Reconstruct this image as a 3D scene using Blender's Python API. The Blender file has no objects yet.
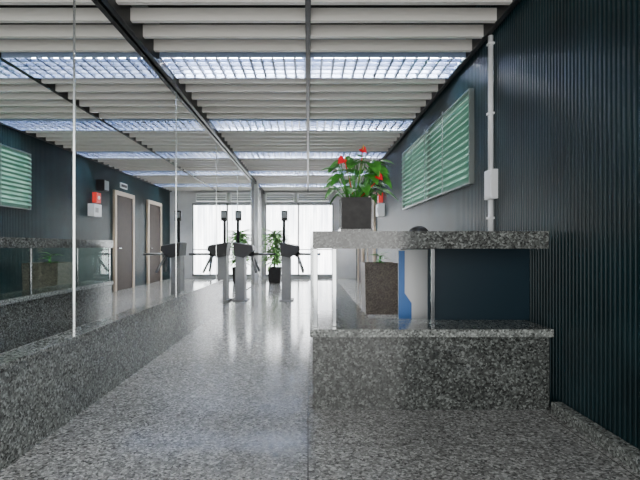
import bpy, bmesh, math, random
from mathutils import Vector, Matrix
random.seed(4)
COL = bpy.context.scene.collection
H = 1.05

# ------------------------------------------------------------------ materials
def new_mat(name):
    m = bpy.data.materials.new(name); m.use_nodes = True
    nt = m.node_tree; b = nt.nodes['Principled BSDF']
    return m, nt, b
def plain(name, col, rough=.5, metal=0, spec=.5, emit=None, es=0, noise=0, scale=20):
    m, nt, b = new_mat(name)
    b.inputs['Base Color'].default_value = (*col, 1)
    b.inputs['Roughness'].default_value = rough
    b.inputs['Metallic'].default_value = metal
    b.inputs['Specular IOR Level'].default_value = spec
    if emit:
        b.inputs['Emission Color'].default_value = (*emit, 1); b.inputs['Emission Strength'].default_value = es
    if noise:
        tc = nt.nodes.new('ShaderNodeTexCoord'); n = nt.nodes.new('ShaderNodeTexNoise'); n.inputs['Scale'].default_value = scale
        n.inputs['Detail'].default_value = 4
        r = nt.nodes.new('ShaderNodeValToRGB')
        r.color_ramp.elements[0].position = .3; r.color_ramp.elements[1].position = .7
        r.color_ramp.elements[0].color = (*[c*(1-noise) for c in col], 1)
        r.color_ramp.elements[1].color = (*[min(1, c*(1+noise)) for c in col], 1)
        nt.links.new(tc.outputs['Object'], n.inputs['Vector']); nt.links.new(n.outputs['Fac'], r.inputs['Fac'])
        nt.links.new(r.outputs['Color'], b.inputs['Base Color'])
    return m
def granite(name, stops, rough, scale=55, seams=False, tint=(1,1,1), spec=.5):
    m, nt, b = new_mat(name); L = nt.links; N = nt.nodes
    tc = N.new('ShaderNodeTexCoord')
    nz = N.new('ShaderNodeTexNoise'); nz.inputs['Scale'].default_value = 60; nz.inputs['Detail'].default_value = 3
    L.new(tc.outputs['Object'], nz.inputs['Vector'])
    mixv = N.new('ShaderNodeMixRGB'); mixv.blend_type = 'ADD'; mixv.inputs[0].default_value = .02
    L.new(tc.outputs['Object'], mixv.inputs[1]); L.new(nz.outputs['Color'], mixv.inputs[2])
    v = N.new('ShaderNodeTexVoronoi'); v.feature = 'SMOOTH_F1'; v.inputs['Smoothness'].default_value = .26
    v.inputs['Scale'].default_value = scale; v.inputs['Randomness'].default_value = 1
    L.new(mixv.outputs[0], v.inputs['Vector'])
    sep = N.new('ShaderNodeSeparateColor'); L.new(v.outputs['Color'], sep.inputs[0])
    r = N.new('ShaderNodeValToRGB'); r.color_ramp.interpolation = 'LINEAR'
    els = r.color_ramp.elements
    while len(els) < len(stops): els.new(.5)
    for e, (p, c) in zip(els, stops): e.position = p; e.color = (c*tint[0], c*tint[1], c*tint[2], 1)
    L.new(sep.outputs[0], r.inputs['Fac'])
    out = r.outputs['Color']
    for sc, lo, hi in ((220,.82,1.13),(14,.87,1.11)):
        n2 = N.new('ShaderNodeTexNoise'); n2.inputs['Scale'].default_value = sc; n2.inputs['Detail'].default_value = 2
        L.new(tc.outputs['Object'], n2.inputs['Vector'])
        r2 = N.new('ShaderNodeValToRGB'); r2.color_ramp.elements[0].position = .35; r2.color_ramp.elements[1].position = .65
        r2.color_ramp.elements[0].color = (lo,lo,lo,1); r2.color_ramp.elements[1].color = (hi,hi,hi,1)
        L.new(n2.outputs['Fac'], r2.inputs['Fac'])
        mu = N.new('ShaderNodeMixRGB'); mu.blend_type = 'MULTIPLY'; mu.inputs[0].default_value = 1
        L.new(out, mu.inputs[1]); L.new(r2.outputs['Color'], mu.inputs[2]); out = mu.outputs[0]
    if seams:
        sx = N.new('ShaderNodeSeparateXYZ'); L.new(tc.outputs['Object'], sx.inputs[0])
        def line(o, period, w, off):
            a = N.new('ShaderNodeMath'); a.operation = 'ADD'; a.inputs[1].default_value = off; L.new(o, a.inputs[0])
            p = N.new('ShaderNodeMath'); p.operation = 'PINGPONG'; p.inputs[1].default_value = period/2; L.new(a.outputs[0], p.inputs[0])
            c = N.new('ShaderNodeMath'); c.operation = 'LESS_THAN'; c.inputs[1].default_value = w; L.new(p.outputs[0], c.inputs[0]); return c.outputs[0]
        mx = N.new('ShaderNodeMath'); mx.operation = 'MAXIMUM'
        L.new(line(sx.outputs[0], 1.5, .003, 0), mx.inputs[0]); L.new(line(sx.outputs[1], 1.5, .0022, .6), mx.inputs[1])
        mm = N.new('ShaderNodeMixRGB'); mm.inputs[2].default_value = (.06,.06,.06,1)
        L.new(mx.outputs[0], mm.inputs[0]); L.new(out, mm.inputs[1]); out = mm.outputs[0]
    L.new(out, b.inputs['Base Color'])
    b.inputs['Roughness'].default_value = rough; b.inputs['Specular IOR Level'].default_value = spec
    return m
M = {}
M['floor'] = granite('floor_granite', [(0,.075),(.24,.20),(.45,.275),(.70,.35),(.93,.62)], .13, 92, True, (.98,1,.99), .5)
M['ledge'] = granite('granite_lit_copy', [(0,.045),(.24,.135),(.45,.195),(.70,.25),(.93,.45)], .13, 92, False, (.93,1,.96))  # same stone as the block, lightened in colour to stand in for missing light
M['granite'] = granite('granite_shaded_copy', [(0,.016),(.24,.045),(.45,.071),(.70,.098),(.93,.20)], .14, 92, False, (.92,1,.96))  # same stone as the ledge, darkened in colour against the strong front light
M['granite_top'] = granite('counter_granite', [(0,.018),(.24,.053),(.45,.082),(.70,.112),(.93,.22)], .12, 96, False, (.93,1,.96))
M['mirror'] = plain('mirror_glass', (.96,.98,.975), .004, 1)
M['wall_dark'] = plain('dark_teal_panel', (.005,.021,.026), .36, .0, .28, noise=.3, scale=3)
M['navy'] = plain('navy_panel', (.006,.020,.031), .4, 0, .25)
M['slat'] = plain('warm_grey_slat_paint', (.77,.745,.70), .5)
M['rail'] = plain('black_rail', (.012,.013,.015), .45, 0, .3)
M['ceil'] = plain('dark_ceiling', (.014,.014,.015), .9, noise=.2, scale=3)
M['white'] = plain('white_paint', (.82,.83,.84), .4)
M['housing'] = plain('blue_grey_reflector', (.30,.38,.54), .35)
M['tube'] = plain('tube_glow', (1,1,1), .5, emit=(1,.99,.97), es=260)
M['louver'] = plain('louver_aluminium', (.19,.22,.29), .3, .8)
M['steel'] = plain('brushed_steel', (.16,.165,.17), .45, .6, .3, noise=.06, scale=30)
M['chrome'] = plain('chrome', (.50,.52,.53), .12, 1)
M['seam'] = plain('bright_chrome_seam', (.72,.75,.75), .22, .9)
M['black'] = plain('black_plastic', (.014,.014,.016), .45, 0, .3)
M['grey'] = plain('grey_plastic', (.35,.37,.38), .45)
M['pipe'] = plain('white_conduit', (.86,.88,.9), .4)
M['red'] = plain('red_paint', (.65,.03,.02), .4)
M['flower'] = plain('red_spathe', (.80,.012,.03), .4, 0, .2, noise=.15, scale=40)
M['spadix'] = plain('yellow_spadix', (.75,.55,.15), .6)
M['leaf'] = plain('green_leaf', (.075,.31,.045), .4, 0, .3, noise=.5, scale=18)
M['leaf2'] = plain('pale_green_leaf', (.26,.50,.17), .5, 0, .3, noise=.4, scale=14)
M['pot'] = plain('dark_grey_pot', (.026,.025,.025), .5, 0, .25, noise=.3, scale=25)
M['soil'] = plain('soil', (.03,.022,.016), .9, noise=.4, scale=60)
M['stone_pot'] = granite('stone_pot', [(0,.04),(.3,.10),(.55,.14),(.8,.22)], .5, 90, False, (1,.82,.66))
M['blue'] = plain('blue_print', (.06,.20,.55), .4)
M['frame'] = plain('grey_window_frame', (.22,.23,.24), .4)
M['alu'] = plain('aluminium_frame', (.30,.34,.33), .35, .7)
M['wallfar'] = plain('grey_wall', (.32,.33,.33), .7, noise=.08, scale=4)
M['farwhite'] = plain('white_wall', (.78,.79,.80), .6, noise=.05, scale=4)
M['beige'] = plain('beige_door_frame', (.55,.45,.34), .5)
M['doorleaf'] = plain('brown_door_leaf', (.04,.028,.022), .6, 0, .2, noise=.15, scale=8)
M['fabric'] = plain('black_fabric', (.012,.012,.014), .8)
def glass_mat(name, col, rough=.03, em=0):
    m, nt, b = new_mat(name)
    b.inputs['Base Color'].default_value = (*col, 1); b.inputs['Roughness'].default_value = rough
    b.inputs['Transmission Weight'].default_value = 1; b.inputs['IOR'].default_value = 1.2
    return m
M['glass'] = glass_mat('tinted_glass', (.66,.82,.76))
M['daylight_pane'] = plain('dark_green_pane', (.035,.10,.075), .3, emit=(.12,.30,.22), es=.3)
def ramp_emit(name, scale3, nscale, c0, c1, p0, p1, strength, base, rough):
    m, nt, b = new_mat(name)
    tc = nt.nodes.new('ShaderNodeTexCoord'); mp = nt.nodes.new('ShaderNodeMapping'); mp.inputs['Scale'].default_value = scale3
    nz = nt.nodes.new('ShaderNodeTexNoise'); nz.inputs['Scale'].default_value = nscale; nz.inputs['Detail'].default_value = 2
    rp = nt.nodes.new('ShaderNodeValToRGB'); rp.color_ramp.elements[0].position = p0; rp.color_ramp.elements[1].position = p1
    rp.color_ramp.elements[0].color = (*c0,1); rp.color_ramp.elements[1].color = (*c1,1)
    nt.links.new(tc.outputs['Object'], mp.inputs[0]); nt.links.new(mp.outputs[0], nz.inputs['Vector']); nt.links.new(nz.outputs['Fac'], rp.inputs[0])
    nt.links.new(rp.outputs[0], b.inputs['Emission Color']); b.inputs['Emission Strength'].default_value = strength
    b.inputs['Base Color'].default_value = (*base,1); b.inputs['Roughness'].default_value = rough
    return m
M['blind'] = ramp_emit('backlit_blind', (6,1,.5), 1.2, (.46,.49,.54), (1,1,1), .34, .62, 8.0, (.8,.8,.8), .7)
M['louvreglass'] = ramp_emit('green_louvre_glass_glow', (1,2.2,7), 1.6, (.10,.30,.21), (.58,.84,.72), .36, .76, .48, (.16,.34,.26), .05)  # emission paints backlight and whitish glints into the green glass

# ------------------------------------------------------------------ mesh helpers
def wloc(o):
    v = Vector((0,0,0))
    while o: v += o.location; o = o.parent
    return v
class MB:
    def __init__(s): s.bm = bmesh.new()
    def box(s, x0, x1, y0, y1, z0, z1, bev=0):
        r = bmesh.ops.create_cube(s.bm, size=1, matrix=Matrix.Translation(((x0+x1)/2,(y0+y1)/2,(z0+z1)/2)) @ Matrix.Diagonal((x1-x0,y1-y0,z1-z0,1)))
        if bev:
            es = list({e for v in r['verts'] for e in v.link_edges})
            bmesh.ops.bevel(s.bm, geom=es, offset=bev, segments=2, affect='EDGES', profile=.5)
        return s
    def cyl(s, p0, p1, r0, r1=None, seg=16):
        p0, p1 = Vector(p0), Vector(p1); d = p1-p0
        m = Matrix.Translation((p0+p1)/2) @ d.to_track_quat('Z','Y').to_matrix().to_4x4()
        bmesh.ops.create_cone(s.bm, cap_ends=True, segments=seg, radius1=r0, radius2=r0 if r1 is None else r1, depth=d.length, matrix=m); return s
    def ball(s, c, rx, ry, rz, rot=None):
        m = Matrix.Translation(c) @ (rot.to_4x4() if rot else Matrix()) @ Matrix.Diagonal((rx,ry,rz,1))
        bmesh.ops.create_uvsphere(s.bm, u_segments=16, v_segments=10, radius=1, matrix=m); return s
    def prism(s, pts, axis, a, b):      # pts 2D polygon, extruded along axis
        def P(u, w, t): return {'x':(t,u,w), 'y':(u,t,w), 'z':(u,w,t)}[axis]
        A = [s.bm.verts.new(P(u,w,a)) for u,w in pts]; B = [s.bm.verts.new(P(u,w,b)) for u,w in pts]
        n = len(pts); s.bm.faces.new(A); s.bm.faces.new(B[::-1])
        for i in range(n): s.bm.faces.new((A[i],B[i],B[(i+1)%n],A[(i+1)%n]))
        return s
    def frustum(s, cx, cy, z0, z1, a0, a1, thick=None):
        A = [s.bm.verts.new((cx+sx*a0, cy+sy*a0, z0)) for sx,sy in ((-1,-1),(1,-1),(1,1),(-1,1))]
        B = [s.bm.verts.new((cx+sx*a1, cy+sy*a1, z1)) for sx,sy in ((-1,-1),(1,-1),(1,1),(-1,1))]
        t = thick or .02
        C = [s.bm.verts.new((cx+sx*(a1-t), cy+sy*(a1-t), z1)) for sx,sy in ((-1,-1),(1,-1),(1,1),(-1,1))]
        D = [s.bm.verts.new((cx+sx*(a1-t), cy+sy*(a1-t), z1-.05)) for sx,sy in ((-1,-1),(1,-1),(1,1),(-1,1))]
        s.bm.faces.new(A[::-1])
        for X, Y in ((A,B),(B,C),(C,D)):
            for i in range(4): s.bm.faces.new((X[i],X[(i+1)%4],Y[(i+1)%4],Y[i]))
        s.bm.faces.new(D); return s
    def leaf(s, base, d, up, L, W, bend=.25, heart=True):
        base, d, up = Vector(base), Vector(d).normalized(), Vector(up)
        side = d.cross(up).normalized(); up = side.cross(d).normalized()
        prof = [(-.14,.26),(-.06,.42),(.08,.5),(.25,.49),(.45,.40),(.65,.28),(.85,.12),(1,0.005)] if heart else [(0,.15),(.2,.4),(.45,.5),(.7,.36),(.9,.14),(1,.01)]
        rows = []
        for t, w in prof:
            c = base + d*(L*t) - up*(bend*L*max(t,0)**2)
            rows.append([s.bm.verts.new(c - side*(w*W) + up*(w*W*.3)), s.bm.verts.new(c if t >= 0 else base), s.bm.verts.new(c + side*(w*W) + up*(w*W*.3))])
        for a, b in zip(rows, rows[1:]):
            s.bm.faces.new((a[0],a[1],b[1],b[0])); s.bm.faces.new((a[1],a[2],b[2],b[1]))
        return s
    def build(s, name, mat, parent=None, smooth=False, origin=None):
        off = wloc(parent) if parent else Vector(origin or (0,0,0))
        bmesh.ops.translate(s.bm, verts=s.bm.verts, vec=-off)
        bmesh.ops.recalc_face_normals(s.bm, faces=s.bm.faces)
        me = bpy.data.meshes.new(name); s.bm.to_mesh(me); s.bm.free()
        if smooth:
            for p in me.polygons: p.use_smooth = True
        me.materials.append(mat)
        o = bpy.data.objects.new(name, me); COL.objects.link(o)
        if parent: o.parent = parent
        elif origin: o.location = origin
        return o
def tag(o, label, cat, group=None):
    o['label'] = label; o['category'] = cat
    if group: o['group'] = group
    return o
def thing(name, loc, label, cat, group=None):
    o = bpy.data.objects.new(name, None); COL.objects.link(o); o.location = loc; o.empty_display_size = .1
    return tag(o, label, cat, group)
def struct(o): o['kind'] = 'structure'; return o
def copy_tree(o, parent=None):
    c = o.copy(); COL.objects.link(c)
    if parent: c.parent = parent
    for ch in list(o.children): copy_tree(ch, c)
    return c
ORD = ['first','second','third','fourth','fifth','sixth','seventh']

XL, XR, YE = -1.5, 1.6, 15.0
# ------------------------------------------------------------------ setting
struct(MB().box(-1.7, 1.8, -1.5, YE+.2, -.12, 0).build('floor', M['floor']))
struct(MB().box(-1.7, 1.8, -1.5, YE+.2, 3.35, 3.45).build('ceiling', M['ceil']))
struct(MB().box(-1.66, XL-.03, -1.5, YE, 0, 3.35).build('wall_left', M['wallfar']))
# ribbed right wall
w = MB(); pts = []
y = -1.5
while y < YE:
    pts += [(XR, y), (XR, y+.018), (XR+.012, y+.022), (XR+.012, y+.033)]; y += .037
prof = [(x, yy) for x, yy in pts] + [(XR, YE+.02), (1.78, YE+.02), (1.78, -1.5)]
w.prism(prof, 'z', 0, 3.35)
struct(w.build('wall_right', M['wall_dark']))
struct(MB().box(XL-.15, 1.78, YE, YE+.15, 0, 3.35).build('wall_far', M['farwhite']))
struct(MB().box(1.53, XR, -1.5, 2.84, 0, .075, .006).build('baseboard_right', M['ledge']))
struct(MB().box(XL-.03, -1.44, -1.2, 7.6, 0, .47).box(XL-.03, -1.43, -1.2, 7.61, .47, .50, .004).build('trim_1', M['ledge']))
struct(MB().box(XL, -1.40, 12.6, 12.75, 0, 3.35, .008).build('trim_2', M['white']))
# mirrors
ys = [.62, 2.9, 5.13, 7.37, 9.6, 11.85]
ml = ['wall mirror panel nearest the viewer at the left edge, left of the bright chrome seam',
      'wall mirror panel just behind the bright chrome seam, above the granite ledge',
      'third wall mirror panel from the viewer, over the far end of the granite ledge',
      'wall mirror panel reaching the floor beside the left turnstile',
      'narrowest-looking wall mirror panel farthest back, beyond the turnstiles']
for i in range(5):
    z0 = .5 if i < 3 else .02
    r = thing('mirror_panel', (XL, (ys[i]+ys[i+1])/2, z0), ml[i], 'mirror', 'mirror panels along the left wall')
    y0 = max(ys[i]+.004, 7.62) if i == 3 else ys[i]+.004
    MB().box(XL-.028, XL, y0, ys[i+1]-.004, z0, 3.0).build('glass', M['mirror'], r)
    if i == 3: MB().box(XL-.028, XL, ys[i]+.004, 7.618, .5, 3.0).build('upper_glass', M['mirror'], r)
    wd, pr = (.010, .007) if i == 0 else (.007, .005)
    MB().box(XL, XL+pr, ys[i+1]-.006-wd, ys[i+1]-.006, z0, 3.0, .001).build('edge_trim', M['seam'], r)
# ------------------------------------------------------------------ ceiling
ZS = 2.89
rows = [4.64+2.2*k for k in range(5)]
for x, lab in ((-1.465, 'black steel rail along the top of the mirrors'), (0, 'black steel rail running down the centre of the ceiling'), (1.555, 'black steel rail along the top of the dark ribbed wall')):
    r = thing('steel_rail', (x, 8.8, ZS), lab, 'rail', 'rails carrying the slats')
    lo = .07 if x < -1 else (.004 if x == 0 else .012)
    MB().box(x-.022, x+.022, 2.6, YE-.02, ZS-lo, ZS+.13, .003).build('rail', M['rail'], r)
    for k in range(6):
        yy = 3.5+2.2*k; MB().cyl((x, yy, ZS+.1), (x, yy, 3.35), .012).build('hanger', M['rail'], r)
protoL = tag(MB().box(-1.4435, -.0215, -.023, .023, 0, .103, .002).build('baffle_slat', M['slat']), 'x', 'slat', 'pale ceiling slats')
protoR = tag(MB().box(.0215, 1.5335, -.023, .023, 0, .103, .002).build('baffle_slat', M['slat']), 'x', 'slat', 'pale ceiling slats')
first = {0: True, 1: True}
RN = ['nearest','second','third','fourth','farthest']
spots = [(rows[0]-.41-.2767*k, ORD[k]+' in front of the nearest light row') for k in range(5)]
for i, c in enumerate(rows):
    for k in range(6 if i < 4 else 4): spots.append((c+.41+.2767*k, ORD[k]+' behind the '+RN[i]+' light row'))
for yy, txt in spots:
    for s, p in ((0, protoL), (1, protoR)):
        o = p if first[s] else p.copy()
        if not first[s]: COL.objects.link(o)
        first[s] = False
        o.location = (0, yy, ZS)
        o['label'] = 'pale ceiling slat %s the centre rail, %s' % (('left of','right of')[s], txt)
def fixture(x0, x1):
    r = thing('louvred_light', ((x0+x1)/2, 0, ZS), 'x', 'ceiling light', 'recessed louvred ceiling lights')
    h = MB()
    h.box(x0, x1, -.27, .27, ZS+.20, ZS+.21)
    h.box(x0, x1, -.27, -.258, ZS, ZS+.2).box(x0, x1, .258, .27, ZS, ZS+.2).box(x0, x0+.012, -.258, .258, ZS, ZS+.2).box(x1-.012, x1, -.258, .258, ZS, ZS+.2)
    h.build('housing', M['housing'], r)
    for yy in (-.13, .13): MB().cyl((x0+.05, yy, ZS+.15), (x1-.05, yy, ZS+.15), .014, seg=12).build('tube', M['tube'], r, True)
    l = MB(); n = 13
    for k in range(1, n):
        x = x0 + (x1-x0)*k/n; l.prism([(x-.011,ZS+.04),(x+.011,ZS+.04),(x+.010,ZS+.005),(x-.010,ZS+.005)], 'y', -.257, .257)
    for yy in (-.155, -.05, .05, .155): l.prism([(yy-.011,ZS+.036),(yy+.011,ZS+.036),(yy+.010,ZS+.004),(yy-.010,ZS+.004)], 'x', x0+.013, x1-.013)
    l.build('louver', M['louver'], r)
    return r
fl, fr = fixture(-1.4435, -.0215), fixture(.0215, 1.5335)
for i, c in enumerate(rows):
    for p, side in ((fl, 'left'), (fr, 'right')):
        o = p if i == 0 else copy_tree(p)
        o.location = (p.location.x, c, ZS)
        o['label'] = '%s louvred ceiling light row, fixture %s of the centre rail' % (RN[i], side)

# ------------------------------------------------------------------ reception desk
D0 = 2.88
desk = thing('reception_desk', (.78, 4.0, 0), 'granite reception desk with low block and raised stone counter', 'reception desk')
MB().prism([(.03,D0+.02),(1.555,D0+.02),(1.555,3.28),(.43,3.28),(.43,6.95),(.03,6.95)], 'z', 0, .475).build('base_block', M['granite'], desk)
MB().prism([(.012,D0-.015),(1.565,D0-.015),(1.565,3.3),(.45,3.3),(.45,6.97),(.012,6.97)], 'z', .4755, .525).build('base_top', M['ledge'], desk)  # lighter stone copy on the lip paints in the light its edge catches
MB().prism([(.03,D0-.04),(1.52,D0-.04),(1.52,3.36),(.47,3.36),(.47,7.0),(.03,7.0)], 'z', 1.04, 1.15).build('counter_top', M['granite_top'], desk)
for x, y in ((.05,2.95),(.175,2.98),(.845,3.05),(.05,3.95),(.05,4.95),(.05,5.95),(.05,6.9)):
    MB().box(x-.013, x+.013, y-.013, y+.013, .5255, 1.0395, .003).build('post', M['chrome'], desk)
for a, b in ((2.97,3.93),(3.97,4.93),(4.97,5.93),(5.97,6.88)):
    MB().box(.045, .055, a, b, .527, 1.038).build('glass_panel', M['glass'], desk)
MB().box(.866, 1.595, 3.24, 3.26, .5255, 1.0395).build('modesty_panel', M['navy'], desk)
# ------------------------------------------------------------------ anthurium on counter
def pp(px, py, d): return Vector(((px-308)*d/450, d, H+(247-py)*d/450))
ax, ay = .325, 3.12
pl = thing('potted_anthurium', (ax, ay, 1.151), 'potted plant with red flowers standing on the granite counter', 'potted plant')
MB().frustum(ax, ay, 1.175, 1.385, .098, .101, .012).build('pot', M['pot'], pl)
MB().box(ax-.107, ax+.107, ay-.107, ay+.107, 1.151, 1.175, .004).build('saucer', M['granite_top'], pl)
MB().box(ax-.088, ax+.088, ay-.088, ay+.088, 1.345, 1.36).build('soil', M['soil'], pl)
f = MB()
for i in range(56):
    a = i*2.4 + random.uniform(-.3,.3); t = random.random()
    rr = .03+.16*math.sqrt(t); z = random.uniform(1.43,1.67) - rr*.12
    tip = Vector((ax+.04+rr*math.cos(a), ay+rr*math.sin(a), z)); b0 = Vector((ax+.04*math.cos(a), ay+.04*math.sin(a), 1.355))
    f.cyl(b0, tip, .003, seg=6)
    d = Vector((math.cos(a), math.sin(a), random.uniform(-.8,.3)))
    L = random.uniform(.09,.13); f.leaf(tip, d, (0,-.35,1), L, L*.8)
f.build('foliage', M['leaf'], pl, True)
for px, py, dd, s in ((363,152,3.02,.048),(345,162,2.93,.054),(379,179,2.92,.046)):
    c = pp(px, py, dd); q = MB()
    q.cyl((ax,ay,1.355), c, .003, seg=6)
    q.leaf(c + Vector((-.01,0,.02)), (.5*(1 if px > 355 else -1),-.3,-.45), (.1,-.9,.4), s, s*1.1, .1)
    fo = q.build('flower', M['flower'], pl, True)
    MB().cyl(c + Vector((0,-.008,.012)), c + Vector((.0,-.03,.042)), .005, .003, 8).build('spadix', M['spadix'], fo, True)
# ------------------------------------------------------------------ right wall: louvre window, conduit, boxes, doors
W = bpy.data.objects.new('window_1', None); COL.objects.link(W); W.location = (XR, 5.85, 1.66); W['kind'] = 'structure'
y0, y1, z0, z1 = 4.33, 7.4, 1.66, 2.58
fm = MB()
fm.box(XR-.05, XR, y0, y0+.015, z0, z1).box(XR-.05, XR, y1-.015, y1, z0, z1).box(XR-.05, XR, y0+.015, y1-.015, z0, z0+.015).box(XR-.05, XR, y0+.015, y1-.015, z1-.015, z1)
fm.box(XR-.05, XR-.01, 5.845, 5.865, z0+.015, z1-.015)
for yy in (5.09, 5.855, 6.62): fm.box(XR-.086, XR-.078, yy-.006, yy+.006, z0, z1)
fm.build('window_frame', M['alu'], W)
MB().box(XR-.012, XR-.002, y0+.016, y1-.016, z0+.016, z1-.016).build('dark_pane', M['daylight_pane'], W)
g = MB(); n = 12
for k in range(n):
    z = z0+.05+(z1-z0-.1)*(k+.5)/n
    for a, b in ((y0+.02, 5.84), (5.87, y1-.02)):
        g.prism([(XR-.075,z-.022),(XR-.070,z-.025),(XR-.030,z+.018),(XR-.035,z+.021)], 'y', a, b)
g.build('glass_louvers', M['louvreglass'], W)
yc = 3.88
cd = thing('conduit_pipe', (XR-.02, yc, 1.1), 'white vertical conduit pipe running up the dark ribbed wall', 'pipe')
MB().cyl((XR-.025, yc, 1.08), (XR-.025, yc, 1.459), .022).cyl((XR-.025, yc, 1.711), (XR-.025, yc, 2.87), .022).build('pipe', M['pipe'], cd, True)
for z in (1.3, 2.2, 2.8): MB().box(XR-.052, XR, yc-.028, yc+.028, z-.01, z+.01, .003).build('clamp', M['pipe'], cd)
jb = thing('junction_box', (XR-.035, yc-.02, 1.46), 'pale grey electrical box mounted on the white conduit pipe', 'electrical box')
MB().box(XR-.056, XR+.002, yc-.09, yc+.06, 1.46, 1.71, .003).build('body', M['pipe'], jb)
MB().box(XR-.060, XR-.056, yc-.08, yc+.05, 1.475, 1.695).build('cover', M['pipe'], jb)
bx = thing('loudspeaker', (XR-.1, 9.9, 2.28), 'small black box high on the ribbed wall above a red alarm', 'speaker')
MB().box(XR-.17, XR+.003, 9.78, 10.02, 2.28, 2.52, .002).build('body', M['black'], bx); MB().box(XR-.178, XR-.17, 9.80, 10.0, 2.30, 2.50).build('grille', M['grey'], bx)
bx = thing('alarm_box', (XR-.05, 9.7, 2.0), 'red alarm box on the ribbed wall between black and white boxes', 'alarm')
MB().box(XR-.09, XR+.003, 9.6, 9.8, 2.0, 2.22, .002).build('body', M['red'], bx); MB().cyl((XR-.09, 9.7, 2.11), (XR-.105, 9.7, 2.11), .04).build('button', M['white'], bx)
bx = thing('intercom_box', (XR-.05, 9.55, 1.72), 'white box on the ribbed wall below the red alarm', 'wall box')
MB().box(XR-.13, XR+.003, 9.4, 9.75, 1.70, 1.96, .002).build('body', M['white'], bx); MB().box(XR-.134, XR-.13, 9.46, 9.6, 1.78, 1.88).build('panel', M['grey'], bx)
for i, (a, b) in enumerate(((10.7,11.7),(12.9,13.9))):
    d = bpy.data.objects.new('door_%d' % (i+1), None); COL.objects.link(d); d.location = (XR, (a+b)/2, 0); d['kind'] = 'structure'
    MB().box(XR-.06, XR, a-.1, a, 0, 2.4).box(XR-.06, XR, b, b+.1, 0, 2.4).box(XR-.06, XR, a, b, 2.3, 2.4).build('door_frame', M['beige'], d)
    lf = MB().box(XR-.035, XR-.001, a+.002, b-.002, .005, 2.298).build('door_leaf', M['doorleaf'], d)
    MB().cyl((XR-.036, a+.08, 1.02), (XR-.08, a+.08, 1.02), .014).cyl((XR-.08, a+.07, 1.02), (XR-.08, a+.2, 1.02), .011).build('door_handle', M['chrome'], lf)
sg = thing('hanging_sign', (XR-.02, 11.2, 2.5), 'small white sign with dark band above the nearer door', 'sign')
MB().box(XR-.025, XR, 11.0, 11.4, 2.5, 2.63).build('plate', M['white'], sg); MB().box(XR-.028, XR-.025, 11.03, 11.37, 2.53, 2.60).build('dark_band', M['black'], sg)
# ------------------------------------------------------------------ far windows
for i, (a, b) in enumerate(((-1.38,-.34),(-.30,.80))):
    d = bpy.data.objects.new('window_%d' % (i+2), None); COL.objects.link(d); d.location = ((a+b)/2, YE, .1); d['kind'] = 'structure'
    MB().box(a-.04, a, YE-.08, YE, .08, 2.5).box(b, b+.04, YE-.08, YE, .08, 2.5).box(a, b, YE-.08, YE, .08, .14).box(a, b, YE-.08, YE, 2.44, 2.5).box(a, b, YE-.08, YE, .95, .98).box((a+b)/2-.015, (a+b)/2+.015, YE-.08, YE, .14, .95).build('window_frame', M['frame'], d)
    bl = MB(); n = 12
    for k in range(n):
        x = a+(b-a)*(k+.5)/n; hw = (b-a)/n*.5
        bl.prism([(x-hw, YE-.03),(x+hw, YE-.015),(x+hw, YE-.011),(x-hw, YE-.026)], 'z', .15, 2.43)
    bl.build('vertical_blind', M['blind'], d)
for x0, x1, lab in ((-1.4,-.45,'white air conditioner above the left far window'),(-.35,.7,'white air conditioner above the right far window')):
    ac = thing('air_conditioner', ((x0+x1)/2, YE-.12, 2.55), lab, 'air conditioner', 'air conditioners above the far windows')
    MB().box(x0, x1, YE-.24, YE, 2.55, 2.85, .02).build('body', M['white'], ac)
    v = MB()
    for k in range(3): v.box(x0+.05, x1-.05, YE-.246, YE-.24, 2.585+.075*k, 2.62+.075*k)
    v.build('vent', M['grey'], ac)
# ------------------------------------------------------------------ turnstiles
def turnstile():
    t = thing('turnstile', (0,0,0), 'x', 'turnstile', 'tripod turnstiles')
    MB().box(-.14,.14,-.2,.2,0,.02,.004).build('base_plate', M['steel'], t)
    MB().prism([(-.16,.02),(.16,.02),(.14,.9),(-.14,.9)], 'x', -.095, .085).build('pedestal', M['steel'], t)
    MB().prism([(-.10,.88),(.08,.84),(.26,.98),(.25,1.07),(-.12,1.13)], 'y', -.24, .24).build('head', M['black'], t)
    MB().prism([(-.11,1.131),(.23,1.0765),(.23,1.088),(-.11,1.143)], 'y', -.21, .21).build('lid', M['steel'], t)
    MB().cyl((-.05,-.1,1.11),(-.05,-.1,1.6),.028).build('reader_post', M['black'], t, True)
    rd = MB().box(-.10,.02,-.14,-.07,1.56,1.76,.01).build('card_reader', M['black'], t)
    MB().box(-.085,.005,-.145,-.14,1.62,1.73).build('reader_face', M['grey'], rd)
    hb = Vector((.19,0,.93)); axis = Vector((1,0,-1)).normalized()
    MB().cyl(hb-axis*.06, hb+axis*.07, .08, .055, 20).build('hub', M['black'], t, True)
    for k in range(3):
        d = Matrix.Rotation(2*math.pi/3*k, 3, axis) @ Vector((1,0,.0))
        MB().cyl(hb+axis*.03, hb+axis*.03+d*.46, .024, seg=12).build('arm', M['steel'], t, True)
    return t
t0 = turnstile(); t0.location = (-.42, 8.9, 0); t0['label'] = 'steel tripod turnstile standing in the aisle between the mirrors and desk'
t1 = copy_tree(t0); t1.location = (-1.32, 8.9, 0); t1['label'] = 'steel tripod turnstile standing against the mirror wall'
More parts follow.
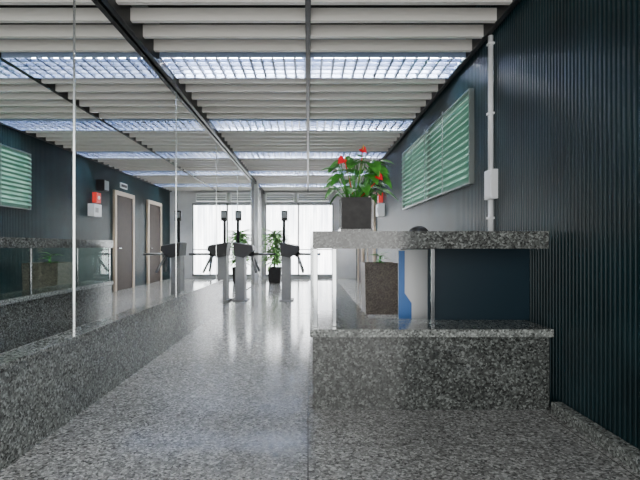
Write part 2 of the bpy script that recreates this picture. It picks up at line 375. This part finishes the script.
# ------------------------------------------------------------------ far plant, planter behind desk, sign, chair
def spiky(name, cx, cy, z, hgt, n, spread, mat, parent, wd=.05):
    s = MB(); s.cyl((cx,cy,z-.03),(cx,cy,z+hgt*.55),.02,.012,8)
    for i in range(n):
        a = i*2.4; zz = z + hgt*random.uniform(.1,.7)
        s.leaf((cx,cy,zz), (math.cos(a), math.sin(a), random.uniform(-.25,.7)), (0,0,1.01), random.uniform(.7,1)*spread, wd, .35, False)
    return s.build(name, mat, parent, True)
px, py = -.98, 13.3
fp = thing('potted_dracaena', (px, py, 0), 'tall leafy potted plant in front of the far window blinds', 'potted plant')
MB().frustum(px, py, 0, .46, .16, .2, .02).build('pot', M['pot'], fp); MB().box(px-.15,px+.15,py-.15,py+.15,.40,.42).build('soil', M['soil'], fp)
spiky('foliage', px, py, .43, 1.5, 300, .53, M['leaf2'], fp, .085)
sp = thing('stone_planter', (1.16, 7.25, 0), 'tall square brownish stone planter seen through the gap under the counter', 'planter')
MB().frustum(1.16, 7.25, 0, .80, .26, .28, .03).build('pot', M['stone_pot'], sp); MB().box(.92,1.40,7.01,7.49,.73,.755).build('soil', M['soil'], sp)
spiky('foliage', 1.16, 7.25, .76, .26, 14, .20, M['leaf'], sp, .05)
sb = thing('display_board', (.84, 3.62, 0), 'white and blue upright board behind the desk post', 'display board')
MB().box(.725,.965,3.61,3.63,.06,1.03,.003).build('panel', M['white'], sb)
MB().prism([(.726,.07),(.83,.07),(.83,.60),(.775,.68),(.775,1.02),(.726,1.02)], 'y', 3.605, 3.6095).build('blue_print', M['blue'], sb)
for x in (.78,.91): MB().box(x-.02,x+.02,3.50,3.74,0,.06,.004).build('foot', M['grey'], sb)
cx = 1.27
oc = thing('office_chair', (cx, 5.0, 0), 'black high-back office chair behind the granite counter', 'office chair')
MB().box(cx-.2,cx+.17,4.85,5.25,.44,.53,.03).build('seat', M['fabric'], oc, True)
MB().box(cx-.19,cx+.16,5.26,5.33,.62,1.18,.03).build('backrest', M['fabric'], oc, True)
MB().ball((cx+.03,5.29,1.19),.13,.05,.11).build('headrest', M['fabric'], oc, True)
MB().box(cx-.03,cx+.03,5.2,5.3,.40,.43).box(cx-.03,cx+.03,5.33,5.36,.40,.9).box(cx-.03,cx+.03,5.27,5.345,.40,.43).build('back_bracket', M['black'], oc)
MB().cyl((cx,5.02,.08),(cx,5.02,.44),.03).build('gas_lift', M['black'], oc, True)
for k in range(5):
    a = k*2*math.pi/5; e = Vector((cx+.25*math.cos(a), 5.02+.25*math.sin(a), .06))
    lg = MB().cyl((cx,5.02,.1), e, .025, .018, 8).build('leg', M['black'], oc)
    MB().cyl(e+Vector((-.015,0,-.03)), e+Vector((.015,0,-.03)), .03, seg=14).build('caster', M['black'], lg)

# ------------------------------------------------------------------ world, lights, camera
def area(name, loc, rot, sx, sy, e, col=(1,1,1)):
    la = bpy.data.lights.new(name, 'AREA'); la.shape = 'RECTANGLE'; la.size = sx; la.size_y = sy; la.energy = e; la.color = col
    lo = bpy.data.objects.new(name, la); COL.objects.link(lo); lo.location = loc; lo.rotation_euler = rot
area('entrance_daylight', (0, -1.6, 1.5), (math.radians(100), 0, 0), 3, 2.6, 125, (1,.97,.92))
wd = bpy.data.worlds.new('World'); bpy.context.scene.world = wd; wd.use_nodes = True
bg = wd.node_tree.nodes['Background']; bg.inputs[0].default_value = (.92,.96,1,1); bg.inputs[1].default_value = 1.8
cam = bpy.data.cameras.new('Camera'); co = bpy.data.objects.new('Camera', cam); COL.objects.link(co)
co.location = (0,0,H); co.rotation_euler = (math.pi/2,0,0)
cam.sensor_width = 36; cam.lens = 450/640*36; cam.shift_x = 12/640; cam.shift_y = 7/640; cam.clip_start = .05
bpy.context.scene.camera = co
